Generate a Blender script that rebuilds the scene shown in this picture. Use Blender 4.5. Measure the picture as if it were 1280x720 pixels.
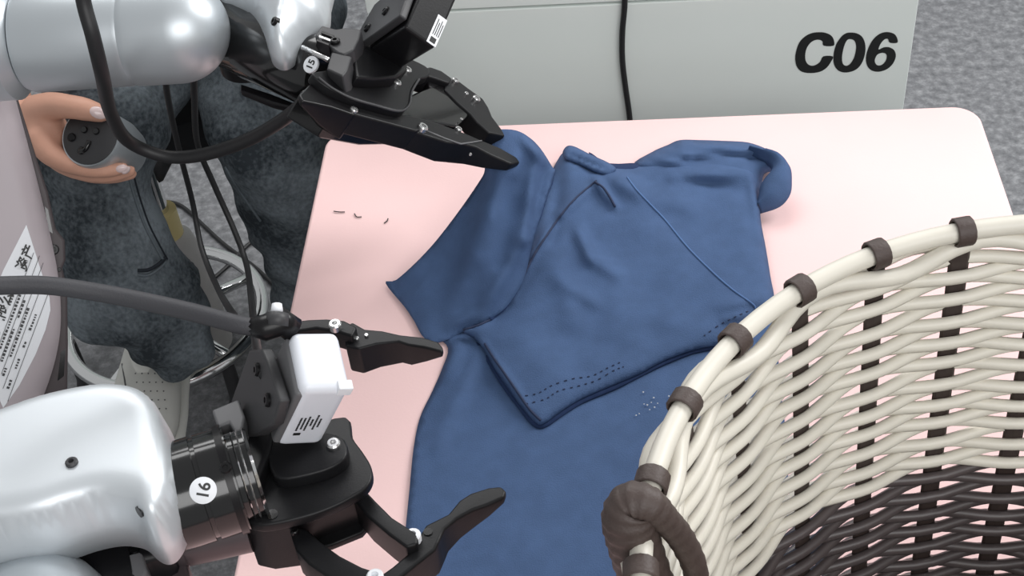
import bpy, bmesh, math, random
import numpy as np
from mathutils import Vector, Matrix
from mathutils.geometry import delaunay_2d_cdt
from mathutils.bvhtree import BVHTree

random.seed(7)
SC = bpy.context.scene
COL = SC.collection
for o in list(bpy.data.objects):
    bpy.data.objects.remove(o)

# ------------------------------------------------------------------ camera
FPX = 1750.0
CAM = Vector((0.0, 0.0, 1.68))
RT = Vector((0.99642453, 0.03501823, -0.07688874))      # camera right
DN = Vector((-0.03134145, -0.69192133, -0.72129231))    # camera down
FW = Vector((-0.07845934, 0.72112315, -0.68834986))     # view direction
cam_data = bpy.data.cameras.new('camera')
cam = bpy.data.objects.new('camera', cam_data)
COL.objects.link(cam)
cam_data.sensor_width = 36.0
cam_data.lens = 36.0 * FPX / 1280.0
cam_data.clip_start = 0.05
cam.matrix_world = Matrix(((RT.x, -DN.x, -FW.x, CAM.x), (RT.y, -DN.y, -FW.y, CAM.y), (RT.z, -DN.z, -FW.z, CAM.z), (0, 0, 0, 1)))
SC.camera = cam

# ------------------------------------------------------------------ world, lights, exposure
W = bpy.data.worlds.new('world')
SC.world = W
W.use_nodes = True
W.node_tree.nodes['Background'].inputs[0].default_value = (0.97, 0.985, 1.0, 1)
W.node_tree.nodes['Background'].inputs[1].default_value = 0.45


def area(name, loc, sx, sy, power, color=(1, 1, 1), target=None):
    l = bpy.data.lights.new(name, 'AREA')
    l.shape = 'RECTANGLE'
    l.size, l.size_y, l.energy, l.color = sx, sy, power, color
    o = bpy.data.objects.new(name, l)
    COL.objects.link(o)
    o.location = loc
    d = (Vector(target) - Vector(loc)) if target else Vector((0, 0, -1))
    o.rotation_euler = d.to_track_quat('-Z', 'Y').to_euler()
    return o


area('offscreen_area_light', (2.0, 2.2, 2.6), 0.9, 1.6, 60, target=(-0.2, 0.9, 0.75))
area('offscreen_area_light', (-0.5, 3.0, 3.0), 2.2, 1.2, 42, target=(-0.4, 1.0, 0.8))  # added overhead light that gives the silver covers a bright sheen
area('offscreen_area_light', (1.3, -1.6, 2.9), 3.0, 1.6, 66, target=(0.4, 1.5, 0.55))  # added unseen fill from the camera side, brightens the cabinet front
SC.view_settings.view_transform = 'Standard'
SC.view_settings.look = 'None'
SC.view_settings.gamma = 1.0
SC.view_settings.use_curve_mapping = False
SC.view_settings.exposure = 0.04

# ------------------------------------------------------------------ helpers
def ray(px, py):
    return RT * ((px - 640) / FPX) + DN * ((py - 360) / FPX) + FW


def at(px, py, z):
    """Point at height z."""
    d = ray(px, py)
    return CAM + d * ((z - CAM.z) / d.z)


def on(px, py, p0, n):
    """Point on the plane through p0 with normal n."""
    d = ray(px, py)
    return CAM + d * ((p0 - CAM).dot(n) / d.dot(n))


def depth(P):
    return (P - CAM).dot(FW)


def srgb(r, g, b):
    f = lambda c: (c / 255 / 12.92) if c / 255 <= 0.04045 else ((c / 255 + 0.055) / 1.055) ** 2.4
    return (f(r), f(g), f(b))


OFF = {}


def link(o, parent=None):
    COL.objects.link(o)
    if parent is not None:
        o.parent = parent
    return o


def thing(name, label, cat, loc, group=None):
    o = bpy.data.objects.new(name, None)
    o.empty_display_size = 0.05
    COL.objects.link(o)
    o.location = loc
    OFF[o] = Vector(loc)
    return tag(o, label, cat, group)


def tag(o, label=None, cat=None, group=None, kind=None):
    for k, v in (('label', label), ('category', cat), ('group', group), ('kind', kind)):
        if v:
            o[k] = v
    return o


def obj(name, verts, faces, mat, parent=None, smooth=False, base=None, label=None):
    """One mesh object; verts are world points, stored relative to the thing's base."""
    off = OFF[parent] if parent is not None else (Vector(base) if base is not None else Vector((0, 0, 0)))
    me = bpy.data.meshes.new(name)
    me.from_pydata([tuple(Vector(v) - off) for v in verts], [], [tuple(f) for f in faces])
    bm = bmesh.new()
    bm.from_mesh(me)
    bmesh.ops.recalc_face_normals(bm, faces=bm.faces)
    bm.to_mesh(me)
    bm.free()
    if smooth:
        for p in me.polygons:
            p.use_smooth = True
    me.materials.append(mat)
    o = bpy.data.objects.new(name, me)
    link(o, parent)
    OFF[o] = off
    if parent is None:
        o.location = off
    if label:
        o['label'] = label
    return o


def bevel(o, w, seg=2, ang=35):
    m = o.modifiers.new('bevel', 'BEVEL')
    m.width, m.segments, m.limit_method, m.angle_limit = w, seg, 'ANGLE', math.radians(ang)
    m.use_clamp_overlap = True
    for p in o.data.polygons:
        p.use_smooth = True
    n = o.modifiers.new('normals', 'WEIGHTED_NORMAL')
    n.keep_sharp = True
    return o


def prism(name, top, down, mat, parent=None, bw=0.0, base=None, label=None, seg=2, ang=35, taper=None):
    """Solid with the outline `top` and thickness vector `down`."""
    n = len(top)
    down = Vector(down)
    v = list(top) + [Vector(p) + down * (taper[i] if taper is not None else 1) for i, p in enumerate(top)]
    f = [tuple(range(n)), tuple(range(2 * n - 1, n - 1, -1))]
    f += [(i, i + n, (i + 1) % n + n, (i + 1) % n) for i in range(n)]
    o = obj(name, v, f, mat, parent, base=base, label=label)
    if bw:
        bevel(o, bw, seg, ang)
    return o


def catmull(pts, sub=6, closed=True):
    P = [Vector(p) for p in pts]
    n = len(P)
    out = []
    for i in range(n if closed else n - 1):
        g = lambda k: P[k % n] if closed else P[max(0, min(n - 1, k))]
        a, b, c, d = g(i - 1), g(i), g(i + 1), g(i + 2)
        for s in range(sub):
            t = s / sub
            out.append(0.5 * ((2 * b) + (c - a) * t + (2 * a - 5 * b + 4 * c - d) * t * t + (3 * b - a - 3 * c + d) * t ** 3))
    if not closed:
        out.append(P[-1])
    return out


def ring_frame(d):
    d = d.normalized()
    a = d.orthogonal().normalized()
    return a, d.cross(a)


def tube_geo(path, r, sides=10, closed=False, cap=True, flat=1.0, up=None):
    P = [Vector(p) for p in path]
    n = len(P)
    rad = r if hasattr(r, '__len__') else [r] * n
    V, Fc = [], []
    a = None
    for i in range(n):
        t = (P[(i + 1) % n] - P[i - 1]) if closed else (P[min(i + 1, n - 1)] - P[max(i - 1, 0)])
        t.normalize()
        if up is not None:
            a = (Vector(up) - t * t.dot(Vector(up))).normalized()
        elif a is None:
            a = t.orthogonal().normalized()
        else:
            a = (a - t * a.dot(t)).normalized()
        b = t.cross(a)
        for k in range(sides):
            w = 2 * math.pi * k / sides
            V.append(P[i] + a * (math.cos(w) * rad[i] * flat) + b * (math.sin(w) * rad[i]))
    for i in range(n if closed else n - 1):
        j = (i + 1) % n
        for k in range(sides):
            k2 = (k + 1) % sides
            Fc.append((i * sides + k, i * sides + k2, j * sides + k2, j * sides + k))
    if cap and not closed:
        Fc.append(tuple(range(sides - 1, -1, -1)))
        Fc.append(tuple((n - 1) * sides + k for k in range(sides)))
    return V, Fc


def tube(name, path, r, mat, parent=None, sides=10, closed=False, base=None, smooth=True, label=None, flat=1.0, up=None):
    V, Fc = tube_geo(path, r, sides, closed, True, flat, up)
    o = obj(name, V, Fc, mat, parent, smooth, base, label)
    return o


def lathe(name, p0, axis, prof, mat, parent=None, sides=28, base=None, label=None, smooth=True, bw=0):
    """Solid of revolution; prof = [(distance along axis, radius)]."""
    axis = Vector(axis).normalized()
    a, b = ring_frame(axis)
    V, Fc = [], []
    for (t, r) in prof:
        for k in range(sides):
            w = 2 * math.pi * k / sides
            V.append(Vector(p0) + axis * t + (a * math.cos(w) + b * math.sin(w)) * max(r, 1e-5))
    for i in range(len(prof) - 1):
        for k in range(sides):
            k2 = (k + 1) % sides
            Fc.append((i * sides + k, i * sides + k2, (i + 1) * sides + k2, (i + 1) * sides + k))
    Fc.append(tuple(range(sides)))
    Fc.append(tuple((len(prof) - 1) * sides + k for k in range(sides)))
    o = obj(name, V, Fc, mat, parent, False, base, label)
    if smooth:
        for p in o.data.polygons:
            p.use_smooth = len(p.vertices) == 4
        o.data.set_sharp_from_angle(angle=math.radians(38))
    return o


def screw(P, n, r, mat, parent, name='screw', h=None):
    h = h or r * 0.6
    return lathe(name, P, n, [(-h, r), (h * 0.6, r), (h, r * 0.8), (h, r * 0.45), (h * 0.2, r * 0.4)], mat, parent, 14)


def boxf(name, G, e, rng, mat, parent, bw=0.003, label=None, seg=3):
    """Box spanned by edge vectors e from corner G over parameter ranges."""
    V = [G + e[0] * a + e[1] * b + e[2] * c for a in rng[0] for b in rng[1] for c in rng[2]]
    Fc = [(0, 1, 3, 2), (4, 6, 7, 5), (0, 4, 5, 1), (2, 3, 7, 6), (0, 2, 6, 4), (1, 5, 7, 3)]
    o = obj(name, V, Fc, mat, parent, label=label)
    if bw:
        bevel(o, bw, seg)
    return o


def fill2d(outline, step):
    """Triangulate a closed 2D outline with interior points; returns pts (numpy), tris, distance to edge."""
    O = np.array(outline, float)
    lo, hi = O.min(0), O.max(0)
    xs = np.arange(lo[0] + step * .5, hi[0], step)
    ys = np.arange(lo[1] + step * .5, hi[1], step * .87)
    gx = np.concatenate([np.c_[xs + (step * .5 if i % 2 else 0), np.full(len(xs), y)] for i, y in enumerate(ys)])
    A, B = O, np.roll(O, -1, 0)

    def dist(Q):
        out = np.full(len(Q), 1e9)
        for a, b in zip(A, B):
            ab = b - a
            t = np.clip(((Q - a) @ ab) / max(ab @ ab, 1e-12), 0, 1)
            out = np.minimum(out, np.hypot(*(Q - a - t[:, None] * ab).T))
        return out
    ins = np.zeros(len(gx), bool)
    for a, b in zip(A, B):
        c = (a[1] > gx[:, 1]) != (b[1] > gx[:, 1])
        xx = a[0] + (gx[:, 1] - a[1]) / np.where(b[1] == a[1], 1e-9, b[1] - a[1]) * (b[0] - a[0])
        ins ^= c & (gx[:, 0] < xx)
    gx = gx[ins]
    gx = gx[dist(gx) > step * .45]
    allp = np.concatenate([O, gx])
    n = len(O)
    r = delaunay_2d_cdt([Vector(p) for p in allp], [(i, (i + 1) % n) for i in range(n)], [], 1, 1e-7)
    pts = np.array([tuple(v) for v in r[0]])
    return pts, [tuple(f) for f in r[2]], dist(pts), n


def pillow(name, outline, n, H, w, depth_, mat, parent=None, step=0.006, base=None, label=None, power=2.0):
    """A solid shell with a plane outline, rounded over towards the normal n by H within w of its edge."""
    n = Vector(n).normalized()
    a, b = ring_frame(n)
    p0 = Vector(outline[0])
    o2 = [((p - p0).dot(a), (p - p0).dot(b)) for p in outline]
    pts, tris, d, nb = fill2d(o2, step)
    u = np.clip(d / w, 0, 1)
    h = H * (1 - (1 - u) ** power) ** (1 / power)
    V = [p0 + a * p[0] + b * p[1] + n * float(k) for p, k in zip(pts, h)]
    Fc = list(tris)
    m = len(V)
    V += [p0 + a * p[0] + b * p[1] - n * depth_ for p in pts[:nb]]
    Fc += [(i, (i + 1) % nb, m + (i + 1) % nb, m + i) for i in range(nb)]
    Fc.append(tuple(m + i for i in range(nb - 1, -1, -1)))
    o = obj(name, V, Fc, mat, parent, True, base, label)
    for p in o.data.polygons:
        if len(p.vertices) > 4:
            p.use_smooth = False
    return o


def rbf(ctrl):
    """Thin plate height field through (x, y, h) control points."""
    C = np.array([c[:2] for c in ctrl], float) / 100
    hv = np.array([c[2] for c in ctrl], float)
    k = lambda r: np.where(r > 1e-9, r * r * np.log(np.maximum(r, 1e-9)), 0)
    n = len(C)
    K = k(np.linalg.norm(C[:, None] - C[None], axis=2)) + np.eye(n) * 1e-3
    Pm = np.c_[np.ones(n), C]
    A = np.block([[K, Pm], [Pm.T, np.zeros((3, 3))]])
    s = np.linalg.solve(A, np.r_[hv, 0, 0, 0])

    def f(Q):
        Q = np.asarray(Q, float) / 100
        return k(np.linalg.norm(Q[:, None] - C[None], axis=2)) @ s[:n] + np.c_[np.ones(len(Q)), Q] @ s[n:]
    return f


def ridges(Q, rl):
    h = np.zeros(len(Q))
    for (x0, y0, x1, y1, w, k) in rl:
        a, b = np.array([x0, y0], float), np.array([x1, y1], float)
        ab = b - a
        t = ((Q - a) @ ab) / (ab @ ab)
        tc = np.clip(t, 0, 1)
        dd = np.hypot(*(Q - a - tc[:, None] * ab).T)
        h += 1.5 * k * np.exp(-(dd / w) ** 2) * (0.35 + 0.65 * np.sin(np.pi * np.clip(t * .8 + .1, 0, 1)))
    return h


def crumple(Q, amp):
    """Low irregular undulation of a worn cloth."""
    x, y = Q[:, 0] / 100, Q[:, 1] / 100
    return amp * (np.sin(3.1 * x + 2.2 * y + 1.3 * np.sin(2.1 * y)) * np.sin(2.3 * y - 1.7 * x + np.sin(2.9 * x)) + .5 * np.sin(7.3 * x - 5.1 * y + 1.9 * np.sin(3.7 * y)) * np.sin(4.9 * y + 2.7 * x))


def cloth(name, outline, zf, mat, parent, step=7, sub=4, thick=0.0016, label=None, smooth_outline=True):
    """A cloth layer: outline given in photo pixels, zf(points, edge distance in px) -> height."""
    o2 = catmull([Vector((x, y, 0)) for x, y in outline], sub) if smooth_outline else [Vector((x, y, 0)) for x, y in outline]
    pts, tris, d, nb = fill2d([(p.x, p.y) for p in o2], step)
    z = zf(pts, d)
    V = [at(p[0], p[1], float(k)) for p, k in zip(pts, z)]
    o = obj(name, V, tris, mat, parent, True, label=label)
    s = o.modifiers.new('thickness', 'SOLIDIFY')
    s.thickness, s.offset = thick, -1
    # normals up
    me = o.data
    if sum(p.normal.z * p.area for p in me.polygons) < 0:
        me.flip_normals()
    return o


def capsules(chains):
    V, Fc = [], []
    for ch in chains:
        pts = [Vector(c[0]) for c in ch]
        rad = [c[1] for c in ch]
        path, rr = [], []
        d0 = (pts[0] - pts[1]).normalized()
        d1 = (pts[-1] - pts[-2]).normalized()
        for k in range(5):
            w = (k / 5) * math.pi / 2
            path.append(pts[0] + d0 * rad[0] * math.cos(w)); rr.append(max(rad[0] * math.sin(w), rad[0] * .05))
        fine = catmull([Vector((*p, )) for p in pts], 5, False)
        ri = np.interp(np.linspace(0, len(rad) - 1, len(fine)), range(len(rad)), rad)
        path += fine; rr += list(ri)
        for k in range(4, -1, -1):
            w = (k / 5) * math.pi / 2
            path.append(pts[-1] + d1 * rad[-1] * math.cos(w)); rr.append(max(rad[-1] * math.sin(w), rad[-1] * .05))
        v, f = tube_geo(path, rr, 16)
        b = len(V)
        V += v
        Fc += [tuple(i + b for i in q) for q in f]
    return V, Fc


def blob(name, chains, voxel, mat, parent, smooth_it=4, noise=None, label=None):
    """One continuous surface grown round tapering limb chains."""
    V, Fc = capsules(chains)
    me = bpy.data.meshes.new('tmp')
    me.from_pydata([tuple(v) for v in V], [], Fc)
    t = bpy.data.objects.new('tmp', me)
    COL.objects.link(t)
    m = t.modifiers.new('r', 'REMESH')
    m.mode, m.voxel_size = 'VOXEL', voxel
    s = t.modifiers.new('s', 'SMOOTH')
    s.iterations, s.factor = smooth_it, 0.5
    dg = bpy.context.evaluated_depsgraph_get()
    dg.update()
    e = bpy.data.meshes.new_from_object(t.evaluated_get(dg))
    bpy.data.objects.remove(t)
    V = [v.co.copy() for v in e.vertices]
    if noise:
        V = [v + n.normal * noise(v) for v, n in zip(V, e.vertices)]
    F2 = [tuple(p.vertices) for p in e.polygons]
    bpy.data.meshes.remove(e)
    return obj(name, V, F2, mat, parent, True, label=label)


def text(name, s, P, xd, yd, size, mat, parent, extrude=0.0006, shear=0.0, bold=0.0, align='LEFT', label=None, sx=1.0):
    c = bpy.data.curves.new('t', 'FONT')
    c.body, c.size, c.shear, c.offset, c.extrude, c.align_x = s, 1.0, shear, bold, extrude / size, align
    c.resolution_u = 4
    t = bpy.data.objects.new('t', c)
    COL.objects.link(t)
    dg = bpy.context.evaluated_depsgraph_get()
    dg.update()
    e = bpy.data.meshes.new_from_object(t.evaluated_get(dg))
    bpy.data.objects.remove(t)
    xd, yd = Vector(xd).normalized(), Vector(yd).normalized()
    n = xd.cross(yd)
    V = [P + xd * v.co.x * size * sx + yd * v.co.y * size + n * v.co.z * size for v in e.vertices]
    F2 = [tuple(p.vertices) for p in e.polygons]
    bpy.data.meshes.remove(e)
    return obj(name, V, F2, mat, parent, label=label)


def cast(o, px, py):
    """Point of a built surface seen along a photo pixel (for seams, nails, holes lying on it)."""
    me = o.data
    if '_bvh' not in OFF:
        OFF['_bvh'] = {}
    if o not in OFF['_bvh']:
        OFF['_bvh'][o] = BVHTree.FromPolygons([v.co + OFF[o] for v in me.vertices], [p.vertices for p in me.polygons])
    h = OFF['_bvh'][o].ray_cast(CAM, ray(px, py).normalized())
    return (h[0], h[1]) if h[0] is not None else (None, None)


# ------------------------------------------------------------------ materials
def mat(name, col, rough=0.5, metal=0.0, var=0.0, vscale=30.0, bump=0.0, bscale=200.0, col2=None, spec=0.5, sheen=0.0, coat=0.0):
    m = bpy.data.materials.new(name)
    m.use_nodes = True
    nt = m.node_tree
    b = nt.nodes['Principled BSDF']
    b.inputs['Base Color'].default_value = (*col, 1)
    b.inputs['Roughness'].default_value = rough
    b.inputs['Metallic'].default_value = metal
    b.inputs['Specular IOR Level'].default_value = spec
    b.inputs['Sheen Weight'].default_value = sheen
    b.inputs['Coat Weight'].default_value = coat
    tc = nt.nodes.new('ShaderNodeTexCoord')
    if var or col2:
        n = nt.nodes.new('ShaderNodeTexNoise')
        n.inputs['Scale'].default_value = vscale
        n.inputs['Detail'].default_value = 6
        nt.links.new(tc.outputs['Object'], n.inputs['Vector'])
        r = nt.nodes.new('ShaderNodeValToRGB')
        r.color_ramp.elements[0].position = 0.36
        r.color_ramp.elements[1].position = 0.66
        c1 = col
        c2 = col2 or tuple(min(1, c * (1 + var)) for c in col)
        if not col2:
            c1 = tuple(c * (1 - var) for c in col)
        r.color_ramp.elements[0].color = (*c1, 1)
        r.color_ramp.elements[1].color = (*c2, 1)
        nt.links.new(n.outputs['Fac'], r.inputs['Fac'])
        nt.links.new(r.outputs['Color'], b.inputs['Base Color'])
    if bump:
        n2 = nt.nodes.new('ShaderNodeTexNoise')
        n2.inputs['Scale'].default_value = bscale
        n2.inputs['Detail'].default_value = 4
        nt.links.new(tc.outputs['Object'], n2.inputs['Vector'])
        bp = nt.nodes.new('ShaderNodeBump')
        bp.inputs['Strength'].default_value = bump
        bp.inputs['Distance'].default_value = 0.002
        nt.links.new(n2.outputs['Fac'], bp.inputs['Height'])
        nt.links.new(bp.outputs['Normal'], b.inputs['Normal'])
    return m


M = dict(
    pink=mat('pink_table', srgb(245, 210, 208), 0.7, var=0.02, vscale=6, bump=0.05, bscale=400, spec=0.12),
    cabinet=mat('pale_grey_paint', srgb(226, 233, 229), 0.5, var=0.015, vscale=4),
    gap=mat('joint_dark', srgb(120, 124, 122), 0.8),
    ink=mat('black_ink', srgb(20, 22, 22), 0.5),
    navy=mat('navy_jersey', srgb(70, 92, 128), 0.85, var=0.06, vscale=60, bump=0.35, bscale=900, spec=0.2, sheen=0.0),
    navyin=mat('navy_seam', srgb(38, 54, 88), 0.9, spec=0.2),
    navylt=mat('navy_piping', srgb(84, 112, 156), 0.8, spec=0.2),
    thread=mat('dark_thread', srgb(34, 46, 76), 0.8),
    silver=mat('silver_paint', srgb(196, 202, 206), 0.40, metal=0.65, var=0.02, vscale=8),
    silverw=mat('bright_silver_paint', srgb(210, 215, 219), 0.40, metal=0.5, var=0.02, vscale=8),
    black=mat('black_plastic', srgb(20, 20, 22), 0.42, var=0.1, vscale=40, bump=0.05, bscale=600, spec=0.28),
    blackm=mat('black_anodised', srgb(17, 16, 18), 0.32, var=0.1, vscale=30, spec=0.3),
    blackg=mat('gloss_black', srgb(13, 13, 14), 0.16, coat=0.3),
    grey=mat('grey_plastic', srgb(98, 98, 100), 0.5, var=0.05),
    dgrey=mat('dark_grey_plastic', srgb(54, 54, 56), 0.5, var=0.05),
    chrome=mat('chrome', srgb(225, 226, 226), 0.12, metal=1.0),
    steel=mat('steel', srgb(205, 205, 205), 0.25, metal=0.9),
    white=mat('white_plastic', srgb(222, 225, 232), 0.35, var=0.01),
    whitel=mat('white_label', srgb(232, 234, 238), 0.5),
    shell=mat('warm_grey_shell', srgb(176, 166, 170), 0.45, var=0.02, vscale=6),
    brownm=mat('dark_taupe_frame', srgb(66, 58, 60), 0.5, var=0.06),
    taupe=mat('taupe_metal', srgb(84, 76, 78), 0.38, metal=0.5),
    cable=mat('black_rubber', srgb(24, 24, 26), 0.5),
    gcable=mat('charcoal_sleeve', srgb(54, 54, 58), 0.6, bump=0.2, bscale=900),
    skin=mat('skin', srgb(226, 172, 148), 0.5, var=0.05, vscale=25, bump=0.1, bscale=300),
    nail=mat('nail_polish', srgb(238, 214, 212), 0.15),
    hair=mat('black_hair', srgb(24, 22, 22), 0.5, bump=0.4, bscale=200),
    jacket=mat('black_fabric', srgb(28, 29, 32), 0.9, bump=0.3, bscale=300),
    stitch=mat('faded_stitch', srgb(100, 109, 115), 0.8),
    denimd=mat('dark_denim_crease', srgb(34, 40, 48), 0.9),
    shoe=mat('white_leather', srgb(208, 208, 202), 0.55, bump=0.1, bscale=300),
    sole=mat('white_rubber', srgb(222, 222, 216), 0.6),
    rattan=mat('white_rattan', srgb(217, 212, 200), 0.42, var=0.03, vscale=20),
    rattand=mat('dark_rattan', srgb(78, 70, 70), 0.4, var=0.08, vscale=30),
    stake=mat('dark_brown_strip', srgb(52, 42, 39), 0.5),
    clip=mat('brown_band', srgb(70, 58, 54), 0.55, bump=0.2, bscale=500),
    column=mat('light_grey_plastic', srgb(205, 203, 200), 0.45, var=0.03),
    tan=mat('tan_plastic', srgb(240, 222, 160), 0.5),
)

# denim: worn, darker and lighter patches with a fine grain
dm = mat('denim', srgb(62, 73, 83), 0.9, bump=0.5, bscale=700, spec=0.15)
nt = dm.node_tree
tc = nt.nodes.new('ShaderNodeTexCoord')
n1 = nt.nodes.new('ShaderNodeTexNoise'); n1.inputs['Scale'].default_value = 9; n1.inputs['Detail'].default_value = 3
n2 = nt.nodes.new('ShaderNodeTexNoise'); n2.inputs['Scale'].default_value = 160; n2.inputs['Detail'].default_value = 5
for n in (n1, n2):
    nt.links.new(tc.outputs['Object'], n.inputs['Vector'])
mx = nt.nodes.new('ShaderNodeMath'); mx.operation = 'MULTIPLY_ADD'; mx.inputs[1].default_value = 0.45
nt.links.new(n2.outputs['Fac'], mx.inputs[0]); nt.links.new(n1.outputs['Fac'], mx.inputs[2])
rp = nt.nodes.new('ShaderNodeValToRGB')
rp.color_ramp.elements[0].position = 0.56; rp.color_ramp.elements[0].color = (*srgb(56, 62, 67), 1)
rp.color_ramp.elements[1].position = 0.92; rp.color_ramp.elements[1].color = (*srgb(130, 139, 145), 1)
nt.links.new(mx.outputs[0], rp.inputs['Fac']); nt.links.new(rp.outputs['Color'], nt.nodes['Principled BSDF'].inputs['Base Color'])
M['denim'] = dm

# floor: speckled grey sheet
fm = mat('speckled_floor', srgb(104, 105, 108), 0.55)
nt = fm.node_tree
tc = nt.nodes.new('ShaderNodeTexCoord')
n1 = nt.nodes.new('ShaderNodeTexNoise'); n1.inputs['Scale'].default_value = 55; n1.inputs['Detail'].default_value = 7; n1.inputs['Roughness'].default_value = 0.7
nt.links.new(tc.outputs['Object'], n1.inputs['Vector'])
rp = nt.nodes.new('ShaderNodeValToRGB')
rp.color_ramp.elements[0].position = 0.3; rp.color_ramp.elements[0].color = (*srgb(84, 85, 88), 1)
rp.color_ramp.elements[1].position = 0.75; rp.color_ramp.elements[1].color = (*srgb(160, 161, 163), 1)
e = rp.color_ramp.elements.new(0.5); e.color = (*srgb(116, 117, 120), 1)
nt.links.new(n1.outputs['Fac'], rp.inputs['Fac']); nt.links.new(rp.outputs['Color'], nt.nodes['Principled BSDF'].inputs['Base Color'])
M['floor'] = fm

# ------------------------------------------------------------------ setting
fl = prism('floor', [Vector((-4, -2, 0)), Vector((4, -2, 0)), Vector((4, 6, 0)), Vector((-4, 6, 0))], (0, 0, -0.05), M['floor'])
tag(fl, 'speckled grey floor under the table, stool and cabinet', kind='structure')

wl = prism('wall_back', [Vector((-4, 5.8, 0)), Vector((4, 5.8, 0)), Vector((4, 5.8, 3.2)), Vector((-4, 5.8, 3.2))], (0, 0.1, 0), M['cabinet'])
tag(wl, 'plain pale wall far behind the cabinet', kind='structure')

# ------------------------------------------------------------------ table
TZ = 0.75
X0, X1, Y0, Y1 = -0.321, 0.385, 0.10, 1.236


def rrect(x0, x1, y0, y1, r, z, k=8):
    out = []
    for cx, cy, a0 in ((x1 - r, y1 - r, 0), (x0 + r, y1 - r, 90), (x0 + r, y0 + r, 180), (x1 - r, y0 + r, 270)):
        for i in range(k + 1):
            a = math.radians(a0 + 90 * i / k)
            out.append(Vector((cx + r * math.cos(a), cy + r * math.sin(a), z)))
    return out


table = thing('work_table', 'pale pink table with rounded corners under the blue shirt and the woven basket', 'table', ((X0 + X1) / 2, (Y0 + Y1) / 2, 0))
prism('tabletop', rrect(X0, X1, Y0, Y1, 0.028, TZ), (0, 0, -0.028), M['pink'], table, 0.004, seg=3)
for lx in (X0 + 0.06, X1 - 0.06):
    for ly in (Y0 + 0.06, Y1 - 0.06):
        lathe('leg', (lx, ly, TZ - 0.028), (0, 0, -1), [(0, 0.02), (TZ - 0.028, 0.02)], M['grey'], table, 16)
for ly in (Y0 + 0.06, Y1 - 0.06):
    tube('rail', [(X0 + 0.06, ly, 0.64), (X1 - 0.06, ly, 0.64)], 0.012, M['grey'], table)

# loose threads lying on the table
for pts, lab in (([(417, 264), (424, 265), (431, 265)], 'tiny dark thread on the pink table, leftmost of three'),
                 ([(443, 267), (446, 271), (452, 271)], 'tiny dark curled thread on the pink table, middle of three'),
                 ([(480, 279), (484, 276), (485, 273)], 'tiny dark thread on the pink table nearest the lifted sleeve')):
    P = [at(x, y, TZ + 0.0012) for x, y in pts]
    o = tube('loose_thread', catmull(P, 4, False), 0.0006, M['cable'], None, 5, base=P[0])
    tag(o, lab, 'thread')

# ------------------------------------------------------------------ cabinet with C06
CY = 1.43
ny = Vector((0, -1, 0))
cp = lambda x, y, yy=CY: on(x, y, Vector((0, yy, 0)), ny)
cx0, cx1 = cp(458, 14).x, cp(1140, 60).x
zs = cp(700, 7).z
cab = thing('equipment_cabinet', 'pale grey cabinet marked C06 behind the pink table', 'cabinet', ((cx0 + cx1) / 2, CY + 0.25, 0))
prism('body', [Vector((cx0 + .004, CY + .014, 1.0)), Vector((cx1 - .004, CY + .014, 1.0)), Vector((cx1 - .004, CY + .36, 1.0)), Vector((cx0 + .004, CY + .36, 1.0))], (0, 0, -1.0), M['gap'], cab, 0.002)
fr = lambda z0, z1: [Vector((cx0, CY, z0)), Vector((cx1, CY, z0)), Vector((cx1, CY, z1)), Vector((cx0, CY, z1))]
prism('lower_front_panel', fr(0.03, zs - .0018), (0, 0.014, 0), M['cabinet'], cab, 0.0015)
prism('upper_front_panel', fr(zs + .0012, 1.0), (0, 0.014, 0), M['cabinet'], cab, 0.0015)
LET = [
    [[(262, 240), (264, 212), (250, 188), (222, 174), (190, 170), (150, 174), (112, 192), (80, 226), (62, 280), (60, 322), (70, 355), (95, 378), (140, 385), (190, 378), (226, 356), (250, 322), (258, 298), (208, 298), (190, 328), (158, 347), (130, 342), (114, 318), (113, 280), (124, 245), (148, 218), (178, 208), (203, 216), (210, 240)]],
    [[(345, 172), (385, 176), (415, 196), (430, 235), (428, 285), (410, 335), (378, 368), (330, 382), (290, 373), (266, 342), (262, 295), (274, 240), (298, 200), (320, 180)],
     [(346, 205), (372, 213), (382, 245), (374, 295), (354, 333), (331, 348), (312, 337), (307, 300), (316, 250), (330, 216)]],
    [[(600, 224), (597, 196), (580, 177), (545, 169), (508, 178), (472, 208), (446, 255), (434, 305), (440, 345), (462, 370), (500, 378), (545, 364), (577, 334), (592, 296), (584, 266), (558, 250), (528, 250), (500, 262), (510, 232), (530, 208), (550, 204), (560, 224)],
     [(526, 278), (543, 288), (540, 318), (518, 343), (492, 344), (480, 320), (490, 292), (506, 281)]]]
for glyph, gname in zip(LET, ('letter_c', 'figure_zero', 'figure_six')):
    cu = bpy.data.curves.new('glyph', 'CURVE')
    cu.dimensions, cu.fill_mode, cu.extrude = '2D', 'BOTH', .0004
    for con in glyph:
        pts = [cp(980 + x / 4.237, y / 4.237) for x, y in con]
        pts = catmull(pts, 4) if len(con) < 20 else catmull(pts, 3)
        sp_l = cu.splines.new('POLY')
        sp_l.points.add(len(pts) - 1)
        for q, p in zip(sp_l.points, pts):
            q.co = (p.x, p.z, 0, 1)
        sp_l.use_cyclic_u = True
    t = bpy.data.objects.new('glyph', cu)
    COL.objects.link(t)
    dg = bpy.context.evaluated_depsgraph_get(); dg.update()
    e = bpy.data.meshes.new_from_object(t.evaluated_get(dg))
    bpy.data.objects.remove(t)
    obj(gname, [Vector((v.co.x, CY - .0005 - v.co.z, v.co.y)) for v in e.vertices], [tuple(p.vertices) for p in e.polygons], M['ink'], cab)
    bpy.data.meshes.remove(e)
P = [cp(x, y, CY - 0.006) for x, y in ((779, -60), (781, 0), (778, 40), (778, 75), (782, 110), (787, 146), (790, 190))]
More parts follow.
